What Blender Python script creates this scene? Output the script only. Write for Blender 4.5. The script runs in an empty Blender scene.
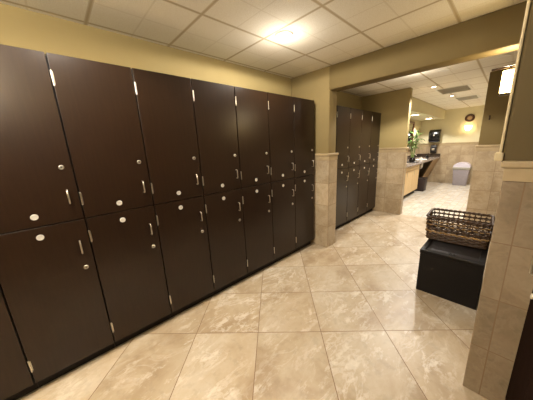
import bpy, bmesh, math, random
from mathutils import Vector, Matrix, Euler

# ------------------------------------------------------------------ basics
S = 1.15                      # layout units -> metres (applied to everything at the end)
sc = bpy.context.scene
col = sc.collection
random.seed(7)
PI = math.pi

def link(o, parent=None):
    col.objects.link(o)
    if parent is not None:
        o.parent = parent
    return o

class MB:
    """collects shapes into one mesh"""
    def __init__(self):
        self.bm = bmesh.new()
    def box(self, x0, x1, y0, y1, z0, z1, bev=0.0, seg=2, M=None):
        r = bmesh.ops.create_cube(self.bm, size=1.0)
        vs = r['verts']
        for v in vs:
            v.co = Vector(((x0+x1)/2 + v.co.x*(x1-x0), (y0+y1)/2 + v.co.y*(y1-y0), (z0+z1)/2 + v.co.z*(z1-z0)))
        if bev > 0:
            es = list({e for v in vs for e in v.link_edges})
            rr = bmesh.ops.bevel(self.bm, geom=es, offset=bev, segments=seg, affect='EDGES', profile=0.5)
            vs = list({v for f in rr['faces'] for v in f.verts} | {v for v in vs if v.is_valid})
        if M is not None:
            for v in vs:
                v.co = M @ v.co
        return self
    def prism(self, pts, axis, a0, a1, M=None):
        """closed 2-D polygon extruded along an axis; pts in the two other axes in xyz order"""
        def mk(p, a):
            if axis == 'x': return Vector((a, p[0], p[1]))
            if axis == 'y': return Vector((p[0], a, p[1]))
            return Vector((p[0], p[1], a))
        A = [self.bm.verts.new(mk(p, a0)) for p in pts]
        B = [self.bm.verts.new(mk(p, a1)) for p in pts]
        n = len(pts)
        fs = [self.bm.faces.new(A), self.bm.faces.new(B[::-1])]
        for i in range(n):
            fs.append(self.bm.faces.new((A[i], B[i], B[(i+1) % n], A[(i+1) % n])))
        if M is not None:
            for v in A+B: v.co = M @ v.co
        return self
    def tube(self, path, r, n=8, closed=False, caps=True):
        path = [Vector(p) for p in path]
        m = len(path)
        rad = r if isinstance(r, (list, tuple)) else [r]*m
        rings = []
        up = None
        for i, p in enumerate(path):
            if closed:
                t = path[(i+1) % m] - path[i-1]
            else:
                t = path[min(i+1, m-1)] - path[max(i-1, 0)]
            t = t.normalized() if t.length > 1e-9 else Vector((0, 0, 1))
            if up is None:
                up = Vector((0, 0, 1)) if abs(t.z) < .9 else Vector((1, 0, 0))
            a = t.cross(up)
            if a.length < 1e-4:
                a = t.cross(Vector((0, 1, 0)))
            a.normalize()
            b = a.cross(t).normalized()
            up = b
            rings.append([self.bm.verts.new(p + (a*math.cos(2*PI*k/n) + b*math.sin(2*PI*k/n))*rad[i]) for k in range(n)])
        for i in range(m if closed else m-1):
            A, B = rings[i], rings[(i+1) % m]
            for k in range(n):
                self.bm.faces.new((A[k], A[(k+1) % n], B[(k+1) % n], B[k]))
        if caps and not closed:
            self.bm.faces.new(rings[0][::-1]); self.bm.faces.new(rings[-1])
        return self
    def lathe(self, prof, n=32, M=None, squash=(1, 1)):
        """profile [(r,z)] spun about z"""
        new = []
        rings = []
        for r, z in prof:
            if r < 1e-6:
                v = self.bm.verts.new((0, 0, z)); rings.append([v]); new.append(v)
            else:
                ring = [self.bm.verts.new((r*math.cos(2*PI*k/n)*squash[0], r*math.sin(2*PI*k/n)*squash[1], z)) for k in range(n)]
                rings.append(ring); new += ring
        for A, B in zip(rings, rings[1:]):
            for k in range(n):
                a0, a1 = A[k % len(A)], A[(k+1) % len(A)]
                b0, b1 = B[k % len(B)], B[(k+1) % len(B)]
                vs = []
                for v in (a0, a1, b1, b0):
                    if v not in vs: vs.append(v)
                if len(vs) > 2:
                    try: self.bm.faces.new(vs)
                    except ValueError: pass
        if len(rings[0]) > 1: self.bm.faces.new(rings[0][::-1])
        if len(rings[-1]) > 1: self.bm.faces.new(rings[-1])
        if M is not None:
            for v in new: v.co = M @ v.co
        return self
    def build(self, name, mat, parent=None, smooth=0, loc=None):
        bmesh.ops.recalc_face_normals(self.bm, faces=self.bm.faces[:])
        me = bpy.data.meshes.new(name)
        self.bm.to_mesh(me); self.bm.free()
        me.materials.append(mat)
        if smooth:
            for p in me.polygons: p.use_smooth = True
            me.set_sharp_from_angle(angle=math.radians(smooth))
        o = bpy.data.objects.new(name, me)
        link(o, parent)
        if loc: o.location = loc
        return o

def tag(o, label=None, cat=None, group=None, kind=None):
    if label: o['label'] = label
    if cat: o['category'] = cat
    if group: o['group'] = group
    if kind: o['kind'] = kind
    return o

def thing(name, label, cat, loc=(0, 0, 0), rotz=0.0, group=None):
    o = bpy.data.objects.new(name, None)
    o.empty_display_size = .1
    link(o)
    o.location = loc
    o.rotation_euler = (0, 0, rotz)
    return tag(o, label, cat, group)

def struct(name, mb, mat, smooth=0):
    return tag(mb.build(name, mat, None, smooth), kind='structure')

def right_row(c):
    """lockers of the right wall: matte doors hung on the far side"""
    for d in c.children:
        if d.name.split('.')[0] == 'door':
            d.data = MATTE.setdefault(d.data.name, d.data.copy())
            d.data.materials[0] = M['locker_matte']
            for h in d.children:
                k = h.name.split('.')[0]
                h.location.y += W-.0104 if k == 'hinge' else (-(W-.095) if k in ('handle', 'lock', 'keyhole') else 0)
MATTE = {}
def copy_tree(o, parent=None):
    c = o.copy()
    link(c)
    c.parent = parent
    for ch in list(o.children):
        copy_tree(ch, c)
    return c

# ------------------------------------------------------------------ materials
def lin(r, g, b):
    f = lambda c: (c/255/12.92) if c/255 <= .04045 else ((c/255+.055)/1.055)**2.4
    return (f(r), f(g), f(b), 1)

class NT:
    def __init__(self, name):
        self.m = bpy.data.materials.new(name)
        self.m.use_nodes = True
        self.t = self.m.node_tree
        self.t.nodes.clear()
        self.out = self.n('ShaderNodeOutputMaterial')
        self.b = self.n('ShaderNodeBsdfPrincipled')
        self.l(self.b.outputs[0], self.out.inputs[0])
    def n(self, typ, **kw):
        nd = self.t.nodes.new(typ)
        for k, v in kw.items(): setattr(nd, k, v)
        return nd
    def l(self, a, b): self.t.links.new(a, b)
    def set(self, **kw):
        names = dict(color='Base Color', rough='Roughness', metal='Metallic', spec='Specular IOR Level', coat='Coat Weight', coatr='Coat Roughness',
                     em='Emission Color', ems='Emission Strength', trans='Transmission Weight', ior='IOR', alpha='Alpha')
        for k, v in kw.items(): self.b.inputs[names[k]].default_value = v
        return self
    def coords(self):
        """object coordinates in layout units"""
        tc = self.n('ShaderNodeTexCoord')
        mp = self.n('ShaderNodeMapping')
        mp.inputs['Scale'].default_value = (1/S, 1/S, 1/S)
        self.l(tc.outputs['Object'], mp.inputs['Vector'])
        return mp.outputs[0]
    def math(self, op, a, b=None):
        nd = self.n('ShaderNodeMath', operation=op)
        for i, x in enumerate((a, b)):
            if x is None: continue
            if isinstance(x, (int, float)): nd.inputs[i].default_value = x
            else: self.l(x, nd.inputs[i])
        return nd.outputs[0]
    def ramp(self, fac, stops):
        r = self.n('ShaderNodeValToRGB')
        e = r.color_ramp.elements
        while len(e) < len(stops): e.new(.5)
        for i, (p, c) in enumerate(stops):
            e[i].position = p; e[i].color = c
        self.l(fac, r.inputs[0])
        return r.outputs[0]
    def mix(self, fac, a, b, mode='MIX'):
        nd = self.n('ShaderNodeMix', data_type='RGBA', blend_type=mode)
        for i, x in ((0, fac), (6, a), (7, b)):
            if isinstance(x, (int, float)): nd.inputs[i].default_value = x
            elif isinstance(x, tuple): nd.inputs[i].default_value = x
            else: self.l(x, nd.inputs[i])
        return nd.outputs[2]
    def noise(self, vec, scale, detail=4, rough=.55, dist=0.0):
        nd = self.n('ShaderNodeTexNoise')
        nd.inputs['Scale'].default_value = scale; nd.inputs['Detail'].default_value = detail
        nd.inputs['Roughness'].default_value = rough; nd.inputs['Distortion'].default_value = dist
        if vec is not None: self.l(vec, nd.inputs['Vector'])
        return nd.outputs['Fac']
    def bump(self, h, strength, dist=.002):
        bp = self.n('ShaderNodeBump')
        bp.inputs['Strength'].default_value = strength; bp.inputs['Distance'].default_value = dist
        self.l(h, bp.inputs['Height'])
        self.l(bp.outputs[0], self.b.inputs['Normal'])

def plain(name, rgb, rough=.5, metal=0.0, spec=.5, coat=0.0, var=.06, nscale=14, bump=0.0):
    k = NT(name).set(rough=rough, metal=metal, spec=spec, coat=coat)
    c = lin(*rgb)
    v = k.coords()
    f = k.noise(v, nscale)
    lo = tuple(x*(1-var) for x in c[:3]) + (1,); hi = tuple(min(1, x*(1+var)) for x in c[:3]) + (1,)
    k.l(k.ramp(f, [(.3, lo), (.7, hi)]), k.b.inputs['Base Color'])
    if bump: k.bump(k.noise(v, nscale*6), bump)
    return k.m

def emit(name, rgb, strength):
    k = NT(name).set(color=(.8, .8, .8, 1), ems=strength)
    k.b.inputs['Emission Color'].default_value = lin(*rgb)
    return k.m

def stone_tile(name, uv, size, cols, grout, gw, rough, var=.12, vein=.5, nsc=5.0, coat=0.0, vrot=0.0, stretch=(1, 1, 1), flecks=False):
    """travertine tiles: uv(k, coord) -> the two in-plane coordinates of the grid"""
    k = NT(name)
    v = k.coords()
    sx = k.n('ShaderNodeSeparateXYZ'); k.l(v, sx.inputs[0])
    u, w = uv(k, sx.outputs)
    cb = k.n('ShaderNodeCombineXYZ'); k.l(u, cb.inputs[0]); k.l(w, cb.inputs[1])
    br = k.n('ShaderNodeTexBrick', offset=0.0, squash=1.0)
    br.inputs['Color1'].default_value = (0, 0, 0, 1); br.inputs['Color2'].default_value = (1, 1, 1, 1)
    br.inputs['Scale'].default_value = 1.0
    br.inputs['Mortar Size'].default_value = gw
    br.inputs['Mortar Smooth'].default_value = .1
    br.inputs['Bias'].default_value = 0
    br.inputs['Brick Width'].default_value = size[0]; br.inputs['Row Height'].default_value = size[1]
    k.l(cb.outputs[0], br.inputs['Vector'])
    rnd = br.outputs['Color']
    # each tile reads a different patch of stone
    off = k.n('ShaderNodeVectorMath', operation='SCALE'); k.l(rnd, off.inputs[0]); off.inputs['Scale'].default_value = 9.0
    ad = k.n('ShaderNodeVectorMath', operation='ADD'); k.l(v, ad.inputs[0]); k.l(off.outputs[0], ad.inputs[1])
    mp2 = k.n('ShaderNodeMapping'); mp2.inputs['Rotation'].default_value = (0, 0, vrot); mp2.inputs['Scale'].default_value = stretch
    k.l(ad.outputs[0], mp2.inputs['Vector'])
    n1 = k.noise(mp2.outputs[0], nsc, 6, .6, .5)
    n2 = k.noise(mp2.outputs[0], nsc*1.7, 8, .62, .7)
    base = k.ramp(n1, [(.34, lin(*cols[0])), (.5, lin(*cols[1])), (.66, lin(*cols[2]))])
    if flecks:
        msk = k.ramp(k.noise(ad.outputs[0], nsc*.9, 3, .5, .4), [(.40, (.12, .12, .12, 1)), (.62, (1, 1, 1, 1))])
        fl = k.ramp(k.noise(mp2.outputs[0], nsc*4.2, 10, .72, .25), [(.53, (0, 0, 0, 1)), (.60, (vein, vein, vein, 1))])
        c = k.mix(k.mix(1.0, fl, msk, 'MULTIPLY'), base, lin(*cols[3]))
        st = k.ramp(n2, [(.515, (0, 0, 0, 1)), (.545, (vein*.7,)*3+(1,)), (.575, (0, 0, 0, 1))])
        c = k.mix(k.mix(1.0, st, msk, 'MULTIPLY'), c, lin(*cols[3]))
    else:
        veins = k.ramp(n2, [(.50, (0, 0, 0, 1)), (.56, (vein, vein, vein, 1)), (.61, (0, 0, 0, 1))])
        c = k.mix(veins, base, lin(*cols[3]))
    dark = k.ramp(k.noise(ad.outputs[0], nsc*7, 4), [(.34, (1-var*1.3,)*3+(1,)), (.46, (1, 1, 1, 1))])
    c = k.mix(.7, c, dark, 'MULTIPLY')
    tint = k.ramp(rnd, [(0, (1-var,)*3+(1,)), (1, (1+var*.3,)*3+(1,))])
    c = k.mix(1.0, c, tint, 'MULTIPLY')
    c = k.mix(br.outputs['Fac'], c, lin(*grout))
    k.l(c, k.b.inputs['Base Color'])
    rr = k.n('ShaderNodeMapRange'); k.l(br.outputs['Fac'], rr.inputs[0]); rr.inputs[3].default_value = rough; rr.inputs[4].default_value = .8
    k.l(rr.outputs[0], k.b.inputs['Roughness'])
    k.set(coat=coat, coatr=.15)
    k.bump(k.math('SUBTRACT', k.math('MULTIPLY', n1, .15), br.outputs['Fac']), .35, .0015)
    return k.m

def uv_floor(k, o):
    gx, gy, c = .5704, -1.5114, math.sqrt(.5)
    a = k.math('SUBTRACT', o[0], gx); b = k.math('SUBTRACT', o[1], gy)
    return k.math('MULTIPLY', k.math('ADD', a, b), c), k.math('MULTIPLY', k.math('SUBTRACT', b, a), c)
def uv_plain(k, o): return k.math('ADD', o[0], 0.0), k.math('ADD', o[1], 0.0)
def uv_wall(px, py):
    """vertical grid; joints at x = px on faces across y and at y = py on faces across x"""
    def f(k, o):
        g = k.n('ShaderNodeNewGeometry')
        s = k.n('ShaderNodeSeparateXYZ'); k.l(g.outputs['True Normal'], s.inputs[0])
        fac = k.math('GREATER_THAN', k.math('ABSOLUTE', s.outputs[0]), .7)
        a = k.math('SUBTRACT', o[0], px); b = k.math('SUBTRACT', o[1], py)
        inv = k.math('SUBTRACT', 1.0, fac)
        return k.math('ADD', k.math('MULTIPLY', a, inv), k.math('MULTIPLY', b, fac)), k.math('ADD', o[2], 0.0)
    return f

FLOORC = [(162, 139, 109), (184, 165, 137), (196, 182, 160), (226, 218, 204)]
WALLC = [(166, 146, 116), (182, 162, 132), (194, 176, 148), (206, 192, 168)]
M = {}
M['floor'] = stone_tile('polished_travertine_floor', uv_floor, (.457, .457), FLOORC, (120, 92, 64), .0022, .38, .10, .6, 3.2, .0, 1.35, (1, .55, 1), True)
M['floor_bath'] = stone_tile('small_bathroom_floor_tile', uv_plain, (.105, .105), [(200, 192, 178), (212, 206, 194), (222, 216, 206), (232, 228, 220)], (172, 150, 120), .004, .22, .14, .3, 4, .2)
M['tile_pier'] = stone_tile('pillar_travertine', uv_wall(-.06, .06), (.2825, .2825), WALLC, (140, 116, 86), .002, .42, .15, .3, 5)
M['tile_far'] = stone_tile('far_wall_travertine', uv_wall(.13, 2.1), (.2825, .2825), WALLC, (134, 110, 82), .002, .42, .15, .3, 5)
M['tile_right'] = stone_tile('right_wall_travertine_shaded', uv_wall(1.717, -.97), (.2825, .2825), [(128, 110, 86), (142, 123, 98), (154, 136, 111), (170, 154, 130)], (128, 104, 78), .0024, .45, .12, .22, 5)  # travertine palette darkened to stand in for the low light on this wall
M['tile_bath'] = stone_tile('bathroom_wall_travertine', uv_wall(.1, 6.4), (.2825, .2825), [(160, 140, 112), (174, 154, 124), (186, 168, 138), (196, 180, 152)], (146, 126, 98), .0025, .4, .08, .3, 4)
M['cap'] = plain('travertine_cap', (168, 148, 114), .42, var=.12, nscale=9)
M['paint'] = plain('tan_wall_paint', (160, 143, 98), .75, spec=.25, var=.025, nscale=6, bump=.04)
M['paint_shaded'] = plain('tan_wall_paint_shaded', (114, 98, 62), .75, spec=.25, var=.025, nscale=6, bump=.04)  # same tan paint, darkened for the dim light on beam and far right wall
M['paint_deep_shade'] = plain('tan_wall_paint_deep_shade', (98, 84, 56), .75, spec=.25, var=.025, nscale=6, bump=.04)  # same tan paint with the right wall's shade put into its colour
M['paint_pillar'] = plain('tan_wall_paint_half_shade', (136, 119, 80), .75, spec=.25, var=.025, nscale=6, bump=.04)  # same tan paint, toned down for the weaker light on the pillar
M['paint_bath'] = plain('cream_bathroom_paint', (214, 206, 172), .75, spec=.25, var=.025, nscale=6, bump=.04)

M['lit_corner_bead'] = plain('corner_bead_painted_lit', (206, 188, 148), .6, var=.03)  # pale colour stands in for sconce light catching the wall corner
def ceiling_mat():
    k = NT('acoustic_ceiling_tile').set(rough=.9, spec=.2)
    v = k.coords()
    sx = k.n('ShaderNodeSeparateXYZ'); k.l(v, sx.inputs[0])
    def grid(per, ox, oy, wd):
        res = None
        for s, o in ((sx.outputs[0], ox), (sx.outputs[1], oy)):
            f = k.math('ABSOLUTE', k.math('SUBTRACT', k.math('FRACT', k.math('ADD', k.math('DIVIDE', k.math('SUBTRACT', s, o), per), 100.5)), .5))
            g = k.math('LESS_THAN', f, wd/per)
            res = g if res is None else k.math('MAXIMUM', res, g)
        return res
    bars = grid(.545, .175, -.95, .006)
    lip = grid(.545, .175, -.95, .012)
    score = grid(.2725, .175, -.95, .005)
    f = k.noise(v, 160, 3)
    base = k.ramp(f, [(.35, lin(236, 228, 210)), (.6, lin(246, 240, 226))])
    c = k.mix(score, base, lin(232, 224, 206))
    c = k.mix(lip, c, lin(214, 202, 178))
    c = k.mix(bars, c, lin(196, 180, 150))
    k.l(c, k.b.inputs['Base Color'])
    h = k.math('MULTIPLY', lip, -.8)
    k.bump(k.math('ADD', k.math('SUBTRACT', h, k.math('MULTIPLY', score, .7)), k.math('MULTIPLY', f, .12)), .5, .006)
    return k.m
M['ceiling'] = ceiling_mat()

def laminate():
    k = NT('espresso_laminate').set(rough=.26, spec=.42)
    v = k.coords()
    mp = k.n('ShaderNodeMapping'); mp.inputs['Scale'].default_value = (30, 30, 2.2); k.l(v, mp.inputs['Vector'])
    f = k.noise(mp.outputs[0], 2.5, 3, .5, .2)
    k.l(k.ramp(f, [(.3, lin(31, 19, 11)), (.7, lin(39, 25, 14))]), k.b.inputs['Base Color'])
    r = k.n('ShaderNodeMapRange'); k.l(k.noise(v, 7, 3), r.inputs[0]); r.inputs[3].default_value = .27; r.inputs[4].default_value = .29
    k.l(r.outputs[0], k.b.inputs['Roughness'])
    return k.m
M['locker'] = laminate()
M['locker_matte'] = plain('espresso_laminate_matte', (36, 25, 19), .95, spec=0.0, var=.1)
M['carcass'] = plain('locker_carcass', (18, 12, 10), .6, spec=.25)
M['kick'] = plain('dark_toe_kick', (24, 17, 14), .6, spec=.3)
M['steel'] = plain('brushed_nickel', (206, 200, 188), .3, 1.0, var=.05, nscale=40)
M['satin'] = plain('satin_steel_disc', (222, 218, 208), .42, .55, var=.04, nscale=30)
M['keyhole'] = plain('keyhole_black', (20, 18, 16), .5)
M['box'] = plain('black_faux_leather', (13, 9, 8), .5, spec=.25, var=.15, nscale=60, bump=.15)
M['boxpanel'] = plain('lid_panel_black', (34, 29, 27), .4, spec=.35, var=.1, nscale=60, bump=.1)
M['wicker'] = plain('dark_wicker', (66, 44, 22), .5, var=.35, nscale=25)
M['wicker_light'] = plain('honey_wicker', (138, 106, 58), .5, var=.25, nscale=25)
M['granite'] = None
def granite(name, a, b, c):
    k = NT(name).set(rough=.18, spec=.5)
    v = k.coords()
    f = k.noise(v, 60, 6, .7)
    k.l(k.ramp(f, [(.35, lin(*a)), (.5, lin(*b)), (.68, lin(*c))]), k.b.inputs['Base Color'])
    return k.m
M['granite'] = granite('grey_brown_granite', (92, 80, 72), (142, 130, 120), (178, 166, 154))
M['granite_dark'] = granite('dark_brown_granite', (34, 26, 20), (66, 54, 44), (96, 84, 70))
def wood(name, a, b):
    k = NT(name).set(rough=.45)
    v = k.coords()
    mp = k.n('ShaderNodeMapping'); mp.inputs['Scale'].default_value = (12, 12, 1.2); k.l(v, mp.inputs['Vector'])
    f = k.noise(mp.outputs[0], 4, 5, .6, .8)
    k.l(k.ramp(f, [(.3, lin(*a)), (.7, lin(*b))]), k.b.inputs['Base Color'])
    return k.m
M['maple'] = wood('pale_maple', (204, 172, 122), (222, 194, 146))
M['oak'] = wood('tan_oak', (132, 104, 70), (150, 120, 84))
M['frame_wood'] = wood('brown_frame_wood', (92, 58, 34), (116, 76, 46))
M['black'] = plain('gloss_black_plastic', (16, 16, 18), .18, spec=.6)
M['blackmatte'] = plain('matte_black_plastic', (24, 20, 20), .5)
M['grey'] = plain('grey_bin_plastic', (142, 134, 138), .5)
M['greyrim'] = plain('grey_rim_plastic', (150, 146, 134), .5)
M['greylid'] = plain('pale_grey_lid', (206, 200, 214), .4)
M['white'] = plain('white_ceramic', (238, 234, 226), .2, var=.02)
M['whitemetal'] = plain('white_fixture_metal', (228, 218, 200), .5, var=.02)
M['vent'] = plain('vent_metal', (240, 236, 224), .45, .0, var=.03)
M['ventdark'] = plain('vent_and_grille_beige', (176, 164, 144), .8)  # beige backing behind the vent slats, also the speaker grilles
M['bronze'] = plain('dark_bronze', (52, 36, 24), .4, .6)
M['leaf'] = plain('green_leaf', (96, 128, 62), .45, var=.35, nscale=9)
M['stem'] = plain('green_stem', (120, 142, 78), .5, var=.2)
M['ornament'] = plain('dark_brown_ring', (74, 46, 30), .5, var=.25)
M['ornament_c'] = plain('pale_ornament_centre', (176, 150, 116), .5)
M['bulb'] = emit('downlight_glow', (255, 232, 196), 14)
M['shade_lit'] = None
def lit_glass(name, rgb, s):
    k = NT(name).set(rough=.3, color=lin(240, 226, 190))
    f = k.noise(k.coords(), 22, 3, .6, .5)
    k.l(k.ramp(f, [(.3, lin(rgb[0], int(rgb[1]*.9), int(rgb[2]*.74))), (.65, lin(*rgb))]), k.b.inputs['Emission Color'])
    k.set(ems=s)
    return k.m
M['shade_lit'] = lit_glass('lit_alabaster_glass', (255, 226, 150), 20)
M['shade_far'] = lit_glass('lit_frosted_glass', (255, 234, 190), 8)
def mirror():
    k = NT('mirror_glass').set(rough=.02, metal=1.0)
    k.b.inputs['Base Color'].default_value = (.9, .9, .88, 1)
    return k.m
M['mirror'] = mirror()

# ------------------------------------------------------------------ setting
XL, XR, ZC = -.41, 2.21, 2.17
YB, YF = -4.2, 6.4
CAP0, CAP1 = 1.13, 1.215          # wainscot border

struct('floor', MB().box(XL-.04, XR+.04, YB-.04, 2.16, -.05, 0), M['floor'])
struct('floor_bathroom', MB().box(XL-.04, XR+.04, 2.16, YF+.04, -.05, 0), M['floor_bath'])
struct('ceiling', MB().box(XL-.04, XR+.04, YB-.04, YF+.04, ZC, ZC+.05), M['ceiling'])
struct('wall_left', MB().box(XL-.04, XL, YB-.04, 2.16, 0, ZC), M['paint'])
struct('wall_behind', MB().box(XL, XR, YB-.04, YB, 0, ZC), M['paint'])
struct('wall_right', MB().box(XR, XR+.04, YB-.04, YF+.04, 0, ZC), M['paint'])

# tiled pillar at the end of the long locker row, painted above, with the beam that spans the room
def cap_mesh(mb, x0, x1, y0, y1, p=.012):
    mb.box(x0-.002, x1+.002, y0-.002, y1+.002, CAP0, CAP1-.028, .002)
    mb.box(x0-p, x1+p, y0-p, y1+p, CAP1-.030, CAP1, .008, 3)
    return mb
struct('wall_pillar_tile', MB().box(XL, .176, .045, .245, 0, CAP0, .004), M['tile_pier'])
struct('trim_1', cap_mesh(MB(), XL+.014, .176, .045, .245), M['cap'])
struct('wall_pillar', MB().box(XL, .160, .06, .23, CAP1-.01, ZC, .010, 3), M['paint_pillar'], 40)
struct('wall_beam', MB().box(.150, 1.70, .06, .23, 1.92, ZC, .010, 3), M['paint_shaded'], 40)

# right-hand wall block
struct('wall_right_tile', MB().box(1.651, XR, -.97, 2.099, 0, CAP0, .004), M['tile_right'])
struct('trim_2', MB().box(1.649, XR, -.972, 2.098, CAP0, CAP1-.028, .002).box(1.637, XR, -.982, 2.096, CAP1-.030, CAP1, .008, 3), M['cap'])
struct('wall_right_upper', MB().box(1.634, XR, -.960, 2.099, CAP1-.01, ZC, .014, 4), M['paint_deep_shade'], 40)

struct('trim_lit_corner_strip', MB().box(1.624, 1.6335, -.962, -.90, CAP1, 1.915, .004, 3).box(1.613, 1.640, -.975, -.89, CAP1, CAP1+.035, .004), M['lit_corner_bead'])

# far wall with the opening into the bathroom
struct('wall_far_left_tile', MB().box(XL, .418, 2.1, 2.225, 0, CAP0, .004), M['tile_far'])
struct('trim_3', cap_mesh(MB(), XL+.014, .418, 2.1, 2.225), M['cap'])
struct('wall_far_left', MB().box(XL, .405, 2.112, 2.215, CAP1-.01, ZC, .010, 3), M['paint'], 40)
struct('wall_far_right_tile', MB().box(1.315, XR, 2.1, 2.225, 0, CAP0, .004), M['tile_far'])
struct('trim_4', cap_mesh(MB(), 1.315, XR-.014, 2.1, 2.225), M['cap'])
struct('wall_far_right', MB().box(1.328, XR, 2.112, 2.215, CAP1-.01, ZC, .010, 3), M['paint_shaded'], 40)

# bathroom
struct('wall_bathroom_left', MB().box(XL-.04, XL, 2.16, YF+.04, 0, ZC), M['paint_bath'])
struct('wall_bathroom_back', MB().box(XL, XR, YF, YF+.04, CAP1-.01, ZC), M['paint_bath'])
struct('wall_bathroom_back_tile', MB().box(XL, XR, YF-.012, YF+.04, 0, CAP0), M['tile_bath'])
struct('trim_5', MB().box(XL, XR, YF-.014, YF+.03, CAP0, CAP1-.028).box(XL, XR, YF-.026, YF+.03, CAP1-.03, CAP1, .008, 3), M['cap'])
struct('wall_bathroom_left_tile', MB().box(XL, XL+.012, 2.226, YF-.013, 0, CAP0), M['tile_bath'])
struct('ceiling_bulkhead', MB().box(XL, .17, 2.215, YF, 1.915, ZC, .004), M['paint_bath'])

# ------------------------------------------------------------------ lockers
W = .3827
ZM, Z0, Z1 = .960, .08, 1.829
def door(parent, z0, z1, upper):
    d = MB().box(-.019, 0, .0038, W-.0038, z0, z1, .0016, 2).build('door', M['locker'], parent)
    # hinges on the left edge, straddling the gap
    for zc in ((z1-.117, z0+.115) if upper else (z1-.110, z0+.118)):
        h = MB()
        h.tube([(.003, .0052, zc-.034), (.003, .0052, zc+.034)], .0042, 10)
        h.box(-.0005, .0012, .002, .012, zc-.031, zc+.031)
        for q in (-.035, .035):
            h.lathe([(0, -.003), (.0034, -.002), (.0046, 0), (.0034, .002), (0, .003)], 10, Matrix.Translation((.003, .0052, zc+q)))
        h.build('hinge', M['steel'], d, 40)
    # bow handle near the right edge
    hz = z0+.135 if upper else z1-.160
    y = W-.048
    MB().tube([(0, y, hz-.037), (.016, y, hz-.037), (.0215, y, hz-.033), (.0215, y, hz+.033), (.016, y, hz+.037), (0, y, hz+.037)], .0042, 8).build('handle', M['steel'], d, 50)
    # cam lock
    lz = z0+.298 if upper else z1-.292
    RX = Matrix.Translation((0, W-.047, lz)) @ Matrix.Rotation(PI/2, 4, 'Y')
    MB().lathe([(.0125, 0), (.0125, .003), (.0105, .0055), (.0085, .006), (.008, .0045), (0, .0045)], 20, RX).build('lock', M['steel'], d, 40)
    MB().box(.0040, .0054, W-.0485, W-.0455, lz-.005, lz+.005).build('keyhole', M['keyhole'], d)
    # blank number disc at the middle of the door
    dz = z0+.052 if upper else z1-.054
    RX = Matrix.Translation((0, W*.48, dz)) @ Matrix.Rotation(PI/2, 4, 'Y')
    MB().lathe([(.0158, 0), (.0158, .0022), (.0142, .0034), (.0128, .0028), (0, .0028)], 28, RX).build('number_disc', M['satin'], d, 40)
    return d
def make_locker(label, group, loc, rotz=0):
    t = thing('locker', label, 'locker', loc, rotz, group)
    MB().box(-.380, -.0205, .0008, W-.0008, Z0, Z1-.002).build('carcass', M['carcass'], t)
    MB().box(-.380, -.055, .0008, W-.0008, 0, Z0).build('toe_kick', M['kick'], t)
    door(t, ZM+.0034, Z1, True)
    door(t, Z0, ZM-.0034, False)
    return t
ORD = ['first', 'second', 'third', 'fourth', 'fifth', 'sixth', 'seventh', 'eighth']
proto = None
for k in range(8):
    lab = f'dark brown two-door locker column in the long left row, {ORD[k]} from the tiled pillar'
    if k == 0:
        lab = 'dark brown two-door locker column in the long left row, right against the tiled pillar'
    if k == 7:
        lab = 'dark brown two-door locker column cut off at the bottom left corner of the photo'
    loc = (0, -(k+1)*W, 0)
    if proto is None:
        proto = make_locker(lab, 'lockers in the long left row', loc)
    else:
        c = copy_tree(proto); c.location = loc; tag(c, lab, 'locker', 'lockers in the long left row')
WB = .3827
for k in range(4):
    lab = ['dark brown two-door locker column in the row behind the pillar, against the far tiled wall',
           'dark brown two-door locker column behind the pillar, second from the far tiled wall',
           'dark brown two-door locker column behind the pillar, third from the far tiled wall',
           'dark brown two-door locker column half hidden behind the tiled pillar'][k]
    c = copy_tree(proto); c.location = (-.028, 2.092-(k+1)*WB, 0)
    tag(c, lab, 'locker', 'lockers behind the tiled pillar')
c = copy_tree(proto); c.location = (1.803, -.978, 0); c.rotation_euler = (0, 0, PI)
tag(c, 'dark locker beside the right tiled wall, only its edge showing at the bottom right corner', 'locker')
c['group'] = 'lockers along the right wall'
right_row(c)
for k in range(1, 7):
    c = copy_tree(proto); c.location = (1.803, -.978-k*W, 0); c.rotation_euler = (0, 0, PI)
    right_row(c)
    tag(c, f'dark locker along the right wall outside the photo, {ORD[k]} from the right tiled wall', 'locker', 'lockers along the right wall')

# ------------------------------------------------------------------ storage box with the wicker basket on it
t = thing('storage_box', 'black storage box with inset lid standing on the floor against the right wall', 'box', (1.235, -.172, 0))
BW, BD, BH = .406, .60, .392
MB().prism([(-.004, .0), (BD+.004, 0), (BD, BH-.036), (0, BH-.036)], 'x', 0, BW).build('body', M['box'], t)
lid = MB()
z0, z1 = BH-.034, BH
lid.box(-.004, BW+.002, -.006, .034, z0, z1, .004)
lid.box(-.004, BW+.002, BD-.03, BD+.006, z0, z1, .004)
lid.box(-.004, .034, .030, BD-.026, z0, z1, .004)
lid.box(BW-.036, BW+.002, .030, BD-.026, z0, z1, .004)
lo = lid.build('lid', M['box'], t)
MB().box(.030, BW-.032, .030, BD-.026, z0, z1-.010, .002).build('lid_panel', M['boxpanel'], lo)
pt = MB()
xc = BW*.52
pt.box(xc-.022, xc+.022, .002, .060, z1-.002, z1+.006, .004)
pt.tube([(xc-.013, .018, z1+.004), (xc-.013, .018, z1+.02), (xc+.013, .018, z1+.02), (xc+.013, .018, z1+.004)], .004, 8)
pt.build('pull_loop', M['blackmatte'], lo)

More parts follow.
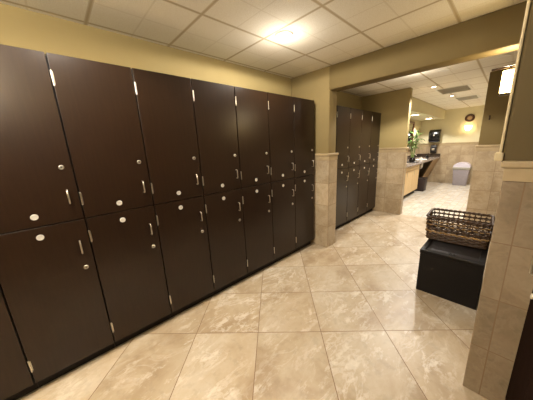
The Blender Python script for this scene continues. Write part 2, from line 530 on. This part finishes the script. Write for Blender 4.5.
def basket(loc, rotz):
    t = thing('wicker_basket', 'dark brown open-weave wicker basket resting on the black storage box', 'basket', loc, rotz)
    bw, bd, bh = .445, .335, .228
    def per(s, z):
        """point on the rounded-rectangle outline, s in 0..1, flaring with height"""
        f = 1 + .05*(z/bh-1)
        w, d, r = bw*f, bd*f, .035
        L1, L2, L3 = w-2*r, d-2*r, r*PI/2
        tot = 2*L1+2*L2+4*L3
        q = (s % 1)*tot
        segs = [('l', L1), ('a', L3), ('l', L2), ('a', L3), ('l', L1), ('a', L3), ('l', L2), ('a', L3)]
        pos = Vector((-w/2+r, -d/2, 0)); ang = 0
        for kind, L in segs:
            dirv = Vector((math.cos(ang), math.sin(ang), 0)); nrm = Vector((dirv.y, -dirv.x, 0))
            if q <= L:
                if kind == 'l': return pos + dirv*q + Vector((0, 0, z)), nrm
                a = q/r
                c = pos - nrm*r
                n2 = Vector((math.sin(ang+a), -math.cos(ang+a), 0))
                return c + n2*r + Vector((0, 0, z)), n2
            q -= L
            if kind == 'l': pos = pos + dirv*L
            else:
                c = pos - nrm*r; ang += PI/2
                pos = c + Vector((math.sin(ang), -math.cos(ang), 0))*r
        return pos + Vector((0, 0, z)), nrm
    N = 38
    side = MB()
    for i in range(N):                                  # upright stakes
        p = [per(i/N, z)[0] for z in (.004, .07, .14, bh-.008)]
        side.tube(p, .0042, 6)
    for j in range(5):                                  # close weave at the foot
        z = .010+j*.0135
        pts = []
        for i in range(N*2):
            a, n = per(i/(N*2), z)
            pts.append(a + n*(.0062*math.cos(i*PI/2*2/2 + j*PI)))
        side.tube(pts, .0062, 6, True)
    for j in range(3):                                  # loose weave with holes above
        z = .112+j*.036
        for q in range(2):
            pts = []
            for i in range(N*2):
                a, n = per(i/(N*2), z + (.008 if q else -.008)*math.cos(i*PI/2) + random.uniform(-.0015, .0015))
                pts.append(a + n*(.006*math.cos(i*PI + j*PI + q*PI)))
            side.tube(pts, .0056, 6, True)
    side.build('woven_side', M['wicker'], t, 60)
    hl = MB()
    for z in (.083, .148, .184):
        pts = []
        for i in range(N*2):
            a, n = per(i/(N*2), z + .004*math.sin(i*1.7))
            pts.append(a + n*(.003+.006*math.cos(i*PI)))
        hl.tube(pts, .0048 if z > .1 else .008, 6, True)
    hl.build('honey_strand', M['wicker_light'], t, 60)
    rm = MB()
    for ph in (0, PI):
        pts = []
        for i in range(N*4):
            a, n = per(i/(N*4), bh-.006 + .006*math.sin(i*.9+ph))
            pts.append(a + n*.006*math.cos(i*.9+ph))
        rm.tube(pts, .0075, 6, True)
    rm.build('rim', M['wicker'], t, 60)
    ba = MB()
    ba.box(-bw*.46, bw*.46, -bd*.45, bd*.45, .001, .009, .003)
    ba.build('base', M['wicker'], t)
    return t
basket((1.414, .285, BH+.0005), .05)

# ------------------------------------------------------------------ ceiling fixtures
WARM = (1.0, .92, .80)
NEUT = (1.0, .95, .88)
def spot(name, parent, loc, power, size=3.06, blend=.25, color=WARM, radius=.05):
    d = bpy.data.lights.new(name, 'SPOT')
    d.energy = power; d.spot_size = size; d.spot_blend = blend; d.color = color; d.shadow_soft_size = radius
    o = bpy.data.objects.new(name, d)
    link(o, parent)
    o.location = loc
    return o
def downlight(label, x, y, z=ZC, power=60, group='recessed ceiling downlights', color=WARM, r=.058, glow=0, size=3.06, blend=.25):
    t = thing('downlight', label, 'ceiling light', (x, y, z), 0, group)
    MB().lathe([(r*.72, -.001), (r, -.001), (r+.012, -.003), (r+.014, -.007), (r+.008, -.010), (r*.86, -.011), (r*.74, -.006)], 32).build('trim_ring', M['whitemetal'], t, 40)
    MB().lathe([(0, -.0075), (r*.5, -.008), (r*.74, -.0065), (r*.74, -.002), (0, -.002)], 32).build('lens', M['bulb'], t, 40)
    spot('bulb', t, (0, 0, -.03), power, size, blend, color=color)
    if glow:
        d = bpy.data.lights.new('bulb_glow', 'POINT'); d.energy = glow; d.color = color; d.shadow_soft_size = .03
        link(bpy.data.objects.new('bulb_glow', d), t).location = (0, 0, -.16)
    return t
downlight('round glowing downlight in the tiled ceiling above the long locker row', .316, -.864, power=38, glow=3, size=3.135, blend=.10)
downlight('round ceiling downlight just beyond the beam', .697, 1.184, power=72, glow=2.5, size=2.4, r=.045)
downlight('round ceiling downlight just inside the bathroom beside the vent', .655, 2.40, power=92, glow=0, color=NEUT, size=2.3, r=.045)
downlight('small round ceiling downlight between the two bathroom vents', .70, 3.72, power=92, glow=0, color=NEUT, size=2.3, r=.045)
downlight('round downlight under the bulkhead over the near end of the vanity', .0, 4.05, 1.915, 40, r=.11, color=NEUT, size=2.3)
downlight('round downlight under the bulkhead over the far end of the vanity', -.05, 5.62, 1.915, 40, r=.11, color=NEUT, size=2.3)
downlight('unseen fill downlight added left of the viewpoint, above the frame', .95, -2.95, power=35, glow=30)  # added lamp, its glow brightens the near ceiling
downlight('round ceiling downlight above the frame over the middle of the locker row', .42, -2.25, power=42, size=2.3)
downlight('unseen fill downlight added behind the viewpoint', .35, -3.75, power=15, glow=10)  # added lamp, extra fill for the near room
downlight('unseen fill downlight added at the back of the bathroom', 1.5, 5.3, power=70, glow=0, color=NEUT, size=2.3, r=.045)  # hidden lamp added to brighten the bathroom

def uplight(label, loc, rotz, power):  # bowl lamps added out of view to bounce light off the ceiling
    t = thing('fill_uplight', label, 'wall light', loc, rotz)
    MB().box(-.05, .05, -.012, -.0005, -.09, .03, .004).build('back_plate', M['bronze'], t)
    MB().lathe([(.0, -.08), (.05, -.07), (.10, -.03), (.125, .02), (.12, .022), (.095, -.024), (.048, -.062), (0, -.07)], 28, Matrix.Translation((0, -.14, 0))).build('bowl', M['whitemetal'], t, 50)
    d = bpy.data.lights.new('bulb', 'POINT'); d.energy = power; d.color = WARM; d.shadow_soft_size = .05
    o = bpy.data.objects.new('bulb', d); link(o, t); o.location = (0, -.14, .03)
uplight('unseen bowl uplight added as ceiling fill on the right wall beside the viewpoint', (XR, -2.9, 1.93), -PI/2, 40)
uplight('unseen bowl uplight added as ceiling fill on the wall behind the viewpoint', (.80, YB, 1.62), PI, 34)

def vent(label, x0, x1, y0, y1):
    t = thing('ceiling_vent', label, 'vent', ((x0+x1)/2, (y0+y1)/2, ZC), 0, 'square ceiling vents in the bathroom')
    w, d = (x1-x0)/2, (y1-y0)/2
    f = MB()
    f.box(-w, w, -d, -d+.03, -.010, -.0005, .003); f.box(-w, w, d-.03, d, -.010, -.0005, .003)
    f.box(-w, -w+.03, -d+.029, d-.029, -.010, -.0005, .003); f.box(w-.03, w, -d+.029, d-.029, -.010, -.0005, .003)
    f.build('frame', M['vent'], t)
    MB().box(-w+.028, w-.028, -d+.028, d-.028, -.003, -.001).build('backing', M['ventdark'], t)
    n = 6
    sl = MB()
    for i in range(n):
        y = -d+.05+(2*d-.10)*i/(n-1)
        sl.box(-w+.028, w-.028, -.026, .026, -.002, .001, M=Matrix.Translation((0, y, -.009)) @ Matrix.Rotation(.5, 4, 'X'))
    sl.build('slats', M['vent'], t)
vent('square slatted ceiling vent in the bathroom, nearer the opening', .60, 1.06, 2.75, 3.30)
vent('square slatted ceiling vent in the bathroom, nearer the back wall', .68, 1.06, 4.12, 4.62)
def round_grille(label, x, y, r):
    t = thing('ceiling_speaker', label, 'ceiling speaker', (x, y, ZC), 0, 'round ceiling speakers')
    MB().lathe([(r*.86, -.001), (r, -.001), (r, -.006), (r*.92, -.009), (r*.86, -.008)], 28).build('ring', M['vent'], t, 40)
    mb = MB().lathe([(0, -.006), (r*.86, -.006), (r*.86, -.001), (0, -.001)], 28)
    mb.build('grille', M['ventdark'], t)
round_grille('round ceiling speaker grille beyond the beam, middle of the ceiling', .945, 1.44, .06)
round_grille('round ceiling speaker grille near the right sconce', 1.47, 1.40, .05)

# ------------------------------------------------------------------ right wall sconce (box shade hung from a dark arm)
t = thing('wall_sconce', 'glowing box-shaped glass wall sconce on the right wall under the beam', 'wall light', (1.634, .075, 1.585))
MB().box(-.014, -.0005, -.05, .05, .06, .25, .004).build('back_plate', M['bronze'], t)
a = MB()
a.box(-.150, -.012, -.012, .012, .198, .210, .003)
a.box(-.060, -.048, -.008, .008, .170, .200, .002)
a.build('arm', M['bronze'], t)
MB().box(-.088, -.020, -.042, .042, .030, .178, .006, 3).build('glass_shade', M['shade_lit'], t, 40)
d = bpy.data.lights.new('bulb', 'POINT'); d.energy = 4; d.color = (1, .85, .6); d.shadow_soft_size = .03
link(bpy.data.objects.new('bulb', d), t).location = (-.06, .06, .255)
MB().box(-.091, -.017, -.045, .045, .022, .031, .003).build('lower_frame', M['bronze'], t)

t = thing('wall_hook', 'small dark wall hook high on the tan wall right of the bathroom opening', 'hook', (1.40, 2.112, 1.58))
MB().box(-.008, .008, -.004, -.0004, -.03, .03, .001).build('plate', M['bronze'], t)
MB().tube([(0, -.004, .01), (0, -.03, .0), (0, -.04, .012), (0, -.042, .03)], .004, 8).build('hook', M['bronze'], t, 50)

# ------------------------------------------------------------------ bathroom furniture
# vanity
CX, CZ = .19, .80
t = thing('vanity_cabinet', 'pale maple vanity cabinet under the stone counter', 'cabinet', (XL+.013, 2.75, 0))
cw, cl = .13-XL-.013, 1.62
MB().box(.002, cw-.02, 0, cl, .10, CZ-.042).build('carcass', M['maple'], t)
MB().box(.002, cw-.06, .01, cl-.01, 0, .10).build('toe_kick', M['kick'], t)
for i in range(3):
    y0 = .004+i*cl/3
    d = MB().box(cw-.02, cw, y0+.002, y0+cl/3-.004, .105, CZ-.16, .003).build('door', M['maple'], t)
    MB().tube([(cw, y0+.06, .52), (cw+.02, y0+.06, .52), (cw+.02, y0+.06, .62), (cw, y0+.06, .62)], .004, 6).build('handle', M['steel'], d)
    d = MB().box(cw-.02, cw, y0+.002, y0+cl/3-.004, CZ-.155, CZ-.046, .003).build('drawer_front', M['maple'], t)
    MB().lathe([(.005, 0), (.005, .012), (.010, .016), (.010, .022), (0, .024)], 12, Matrix.Translation((cw, y0+cl/6, CZ-.10)) @ Matrix.Rotation(PI/2, 4, 'Y')).build('knob', M['steel'], d)
t = thing('vanity_counter', 'long polished grey-brown stone counter along the bathroom wall', 'counter', (0, 0, 0))
MB().box(XL+.013, CX, 2.72, YF-.03, CZ-.04, CZ, .005).build('slab', M['granite'], t)
b = MB().box(XL+.013, CX, YF-.05, YF-.028, CZ, CZ+.10, .004)
b.box(XL+.013, XL+.03, 2.72, YF-.051, CZ, CZ+.10, .004)
tag(b.build('backsplash', M['granite_dark']), 'dark stone backsplash strip rising behind the bathroom counter', 'backsplash')
o = MB().prism([(.160, CZ-.041), (.182, CZ-.041), (-.12, .03), (-.12, 0), (-.15, 0), (-.15, .03)], 'y', 5.55, YF-.03).build('apron_panel', M['oak'])
tag(o, 'sloping pale wooden panel under the far end of the stone counter', 'panel')
# bracket legs are hidden inside; sink bowls
def sink(y, label):
    t = thing('sink', label, 'sink', (.0, y, CZ))
    MB().lathe([(.155, .001), (.170, .006), (.178, .012), (.170, .017), (.158, .012), (.130, .004), (.06, .002), (0, .002)], 32, squash=(.8, 1.15)).build('basin', M['white'], t, 40)
    MB().tube([(0.03, 0, -.042), (.03, 0, -.17), (.02, .0, -.215), (-.03, .0, -.24), (-.075, 0, -.28), (-.08, 0, -.36), (-.08, 0, -CZ+.001)], [.034, .034, .030, .026, .024, .022, .022], 12).build('drain_pipe', M['white'], t, 50)
sink(5.0, 'white oval sink set in the stone counter')
t = thing('faucet', 'chrome faucet behind the white sink on the stone counter', 'faucet', (-.24, 5.0, CZ))
MB().lathe([(.028, 0), (.028, .008), (.016, .014), (.014, .07), (.016, .09), (0, .095)], 16).build('body', M['steel'], t, 40)
MB().tube([(0, 0, .07), (.03, 0, .13), (.08, 0, .15), (.12, 0, .13), (.125, 0, .105)], .010, 8).build('spout', M['steel'], t, 50)
MB().tube([(0, 0, .09), (0, .03, .105), (0, .06, .11)], .006, 8).build('lever', M['steel'], t, 50)
t = thing('soap_bottle', 'small black pump soap bottle on the stone counter', 'soap bottle', (.06, 5.40, CZ))
MB().lathe([(.035, 0), (.038, .004), (.038, .09), (.03, .105), (.014, .112), (.014, .125), (0, .126)], 18).build('bottle', M['black'], t, 40)
MB().tube([(0, 0, .124), (0, 0, .15), (.035, 0, .152)], .005, 8).build('pump', M['blackmatte'], t)
t = thing('amenity_jar', 'small white jar on the stone counter beside the plant', 'jar', (.10, 4.55, CZ))
MB().lathe([(.034, 0), (.04, .01), (.04, .07), (.034, .08), (0, .08)], 18).build('body', M['white'], t, 40)
MB().lathe([(.036, .079), (.036, .09), (.012, .095), (.012, .108), (0, .11)], 18).build('lid', M['steel'], t, 40)

# plant
t = thing('counter_tray', 'dark flat tray under the plant on the stone counter', 'tray', (.02, 4.12, CZ))
MB().lathe([(.13, 0), (.15, .004), (.15, .010), (.145, .014), (0, .014)], 28).build('dish', M['blackmatte'], t, 40)
t = thing('potted_plant', 'leafy green plant in a dark vase on the stone counter', 'plant', (.02, 4.12, CZ+.0145))
MB().lathe([(.045, 0), (.062, .01), (.07, .05), (.055, .09), (.05, .10), (.044, .098), (.044, .085), (0, .085)], 24).build('vase', M['black'], t, 40)
st = MB(); lf = MB()
rng = random.Random(11)
def leaf(mb, base, az, L, droop, wd):
    pts = []
    n = 6
    for i in range(n+1):
        f = i/n
        r = L*f*(1-.18*f*droop)
        z = L*(.75*f - droop*f*f)
        pts.append((Vector((math.cos(az)*r, math.sin(az)*r, z)) + base, wd*math.sin(PI*min(1, .08+f*.92))**.7))
    sd = Vector((-math.sin(az), math.cos(az), 0))
    prev = None
    for p, w in pts:
        cur = (mb.bm.verts.new(p - sd*w), mb.bm.verts.new(p - Vector((0, 0, w*.35))), mb.bm.verts.new(p + sd*w))
        if prev:
            mb.bm.faces.new((prev[0], prev[1], cur[1], cur[0])); mb.bm.faces.new((prev[1], prev[2], cur[2], cur[1]))
        prev = cur
for i in range(7):
    az = i*2*PI/7+.3
    top = Vector((math.cos(az)*rng.uniform(.03, .12), math.sin(az)*rng.uniform(.03, .12), rng.uniform(.42, .72)))
    b0 = Vector((math.cos(az)*.02, math.sin(az)*.02, .08))
    path = [b0.lerp(top, f) + Vector((0, 0, .02*math.sin(f*PI))) for f in (0, .25, .5, .75, 1)]
    st.tube(path, [.007, .0065, .006, .0055, .004], 6)
    for j in range(8):
        f = .45+.55*j/7
        leaf(lf, b0.lerp(top, f), az+j*2.4+rng.uniform(-.4, .4), rng.uniform(.15, .26), rng.uniform(.35, .9), rng.uniform(.015, .026))
st.build('stem', M['stem'], t, 60); lf.build('foliage', M['leaf'], t)

# framed mirror above the counter
t = thing('wall_mirror', 'large brown-framed mirror above the stone counter', 'mirror', (XL+.0125, 0, 0))
f = MB()
y0, y1, z0, z1 = 2.75, 5.55, 1.02, 1.86
f.box(.001, .030, y0, y1, z0, z0+.06, .004); f.box(.001, .030, y0, y1, z1-.06, z1, .004)
f.box(.001, .030, y0, y0+.06, z0+.058, z1-.058, .004); f.box(.001, .030, y1-.06, y1, z0+.058, z1-.058, .004)
f.build('frame', M['frame_wood'], t)
MB().box(.001, .012, y0+.05, y1-.05, z0+.05, z1-.05).build('glass', M['mirror'], t)

# waste bin under the counter
t = thing('waste_bin', 'dark brown square waste bin under the stone counter', 'bin', (.12, 4.72, 0))
wb = MB()
a, b_, h = .105, .118, .345
def frustum(mb, a0, b0, a1, b1, z0, z1, M_=None):
    vs = [mb.bm.verts.new((sx*a, sy*b, z)) for (a, b, z) in ((a0, b0, z0), (a1, b1, z1)) for sx, sy in ((-1, -1), (1, -1), (1, 1), (-1, 1))]
    fs = [(3, 2, 1, 0), (4, 5, 6, 7)] + [(i, (i+1) % 4, 4+(i+1) % 4, 4+i) for i in range(4)]
    for q in fs: mb.bm.faces.new([vs[i] for i in q])
    es = list({e for v in vs for e in v.link_edges})
    bmesh.ops.bevel(mb.bm, geom=es, offset=.012, segments=3, affect='EDGES', profile=.5)
frustum(wb, .105, .125, .120, .14, 0, .335)
wb.build('body', plain('dark_bin_plastic', (40, 26, 24), .5), t, 40)
r = MB()
r.box(-.124, .124, -.144, -.128, .325, .345, .004); r.box(-.124, .124, .128, .144, .325, .345, .004)
r.box(-.124, -.108, -.13, .13, .325, .345, .004); r.box(.108, .124, -.13, .13, .325, .345, .004)
r.build('rim', M['blackmatte'], t)

# grey swing-top trash can against the back wall
t = thing('trash_can', 'grey trash can with a pale domed lid standing against the bathroom back wall', 'trash can', (.765, 6.20, 0))
b = MB(); frustum(b, .150, .135, .180, .160, 0, .46); b.build('body', M['grey'], t, 40)
b = MB(); b.box(-.195, .195, -.172, .172, .455, .525, .014, 3); b.build('rim', M['greyrim'], t, 40)
b = MB()
prof = []
for i in range(13):
    a = PI*i/12
    prof.append((.185*math.cos(a), .52+.135*math.sin(a)**.8))
b.prism(prof[::-1], 'y', -.155, .155)
b.build('lid', M['greylid'], t, 50)

# dispensers on the back wall
t = thing('paper_towel_dispenser', 'glossy black paper towel dispenser on the bathroom back wall', 'dispenser', (.0, YF, 1.25))
b = MB(); b.prism([(0, 0), (-.13, .03), (-.17, .10), (-.175, .24), (-.15, .33), (-.09, .365), (0, .375)], 'x', -.14, .14)
es = b.bm.edges[:]; bmesh.ops.bevel(b.bm, geom=es, offset=.014, segments=3, affect='EDGES', profile=.5)
b.build('housing', M['black'], t, 40)
MB().box(-.12, .12, -.168, -.06, -.004, .03, .006).build('outlet', M['blackmatte'], t)
MB().lathe([(.018, 0), (.018, .006), (0, .008)], 16, Matrix.Translation((0, -.176, .2)) @ Matrix.Rotation(PI/2, 4, 'X')).build('window_button', M['satin'], t)
t = thing('soap_dispenser', 'small black soap dispenser below the paper towel dispenser', 'dispenser', (.01, YF-.026, .91))
b = MB(); b.prism([(0, 0), (-.08, .02), (-.11, .07), (-.11, .20), (-.09, .245), (0, .25)], 'x', -.075, .075)
bmesh.ops.bevel(b.bm, geom=b.bm.edges[:], offset=.01, segments=2, affect='EDGES', profile=.5)
b.build('housing', M['blackmatte'], t, 40)
MB().box(-.035, .035, -.119, -.108, .09, .15, .004).build('push_bar', M['steel'], t)

# back-wall lamp and the dark round ornament over it
t = thing('wall_lamp', 'bright frosted wall lamp on the bathroom back wall above the trash can', 'wall light', (.755, YF, 1.53))
MB().lathe([(.045, 0), (.045, .012), (.02, .02), (0, .02)], 20, Matrix.Translation((0, 0, .05)) @ Matrix.Rotation(PI/2, 4, 'X')).build('back_plate', M['bronze'], t, 40)
MB().tube([(0, -.015, .05), (0, -.07, .03), (0, -.10, .01)], .008, 8).build('arm', M['bronze'], t, 50)
MB().lathe([(.02, .0), (.05, .02), (.075, .07), (.088, .13), (.082, .132), (.0, .10)], 24, Matrix.Translation((0, -.11, .0))).build('glass_shade', M['shade_far'], t, 40)
t = thing('wall_ornament', 'round dark brown wall ornament with a pale centre above the lamp', 'wall ornament', (.75, YF, 1.875))
RY = Matrix.Translation((0, -.0, 0)) @ Matrix.Rotation(PI/2, 4, 'X')
MB().lathe([(.052, .004), (.060, .022), (.080, .028), (.100, .020), (.108, .004), (.10, .0005), (.06, .0005)], 36, RY).build('ring', M['ornament'], t, 50)
MB().lathe([(.055, .001), (.055, .008), (.03, .014), (0, .016)], 28, RY).build('centre', M['ornament_c'], t, 40)

# ------------------------------------------------------------------ camera (fitted to the photograph)
CP = dict(C=(1.6569, -2.3697, 1.3155), yaw=-.8255, pitch=.2292, roll=-.0459, f=224.12)
yaw, pitch, roll = CP['yaw'], CP['pitch'], CP['roll']
fw = Vector((math.sin(yaw)*math.cos(pitch), math.cos(yaw)*math.cos(pitch), -math.sin(pitch)))
rt = fw.cross(Vector((0, 0, 1))).normalized(); up = rt.cross(fw)
cr, sr = math.cos(roll), math.sin(roll)
R_, U_ = rt*cr + up*sr, up*cr - rt*sr
cd = bpy.data.cameras.new('camera'); cam = bpy.data.objects.new('camera', cd); link(cam)
cd.sensor_fit = 'HORIZONTAL'; cd.sensor_width = 36; cd.lens = CP['f']/533*36; cd.clip_start = .01
cam.matrix_world = Matrix(((R_.x, U_.x, -fw.x, CP['C'][0]), (R_.y, U_.y, -fw.y, CP['C'][1]), (R_.z, U_.z, -fw.z, CP['C'][2]), (0, 0, 0, 1)))
sc.camera = cam

# ------------------------------------------------------------------ world and view
w = bpy.data.worlds.new('world'); sc.world = w; w.use_nodes = True
w.node_tree.nodes['Background'].inputs[0].default_value = (1, .85, .65, 1)
w.node_tree.nodes['Background'].inputs[1].default_value = .05
sc.view_settings.view_transform = 'Standard'
sc.view_settings.look = 'None'
sc.view_settings.exposure = 0.40

# ------------------------------------------------------------------ to metres
done = set()
for o in sc.objects:
    o.location = o.location*S
    if o.type == 'MESH' and o.data.name not in done:
        done.add(o.data.name)
        o.data.transform(Matrix.Scale(S, 4))
    if o.type == 'LIGHT' and o.data.name not in done:
        done.add(o.data.name)
        o.data.shadow_soft_size *= S
        o.data.energy *= S*S
bpy.context.view_layer.update()
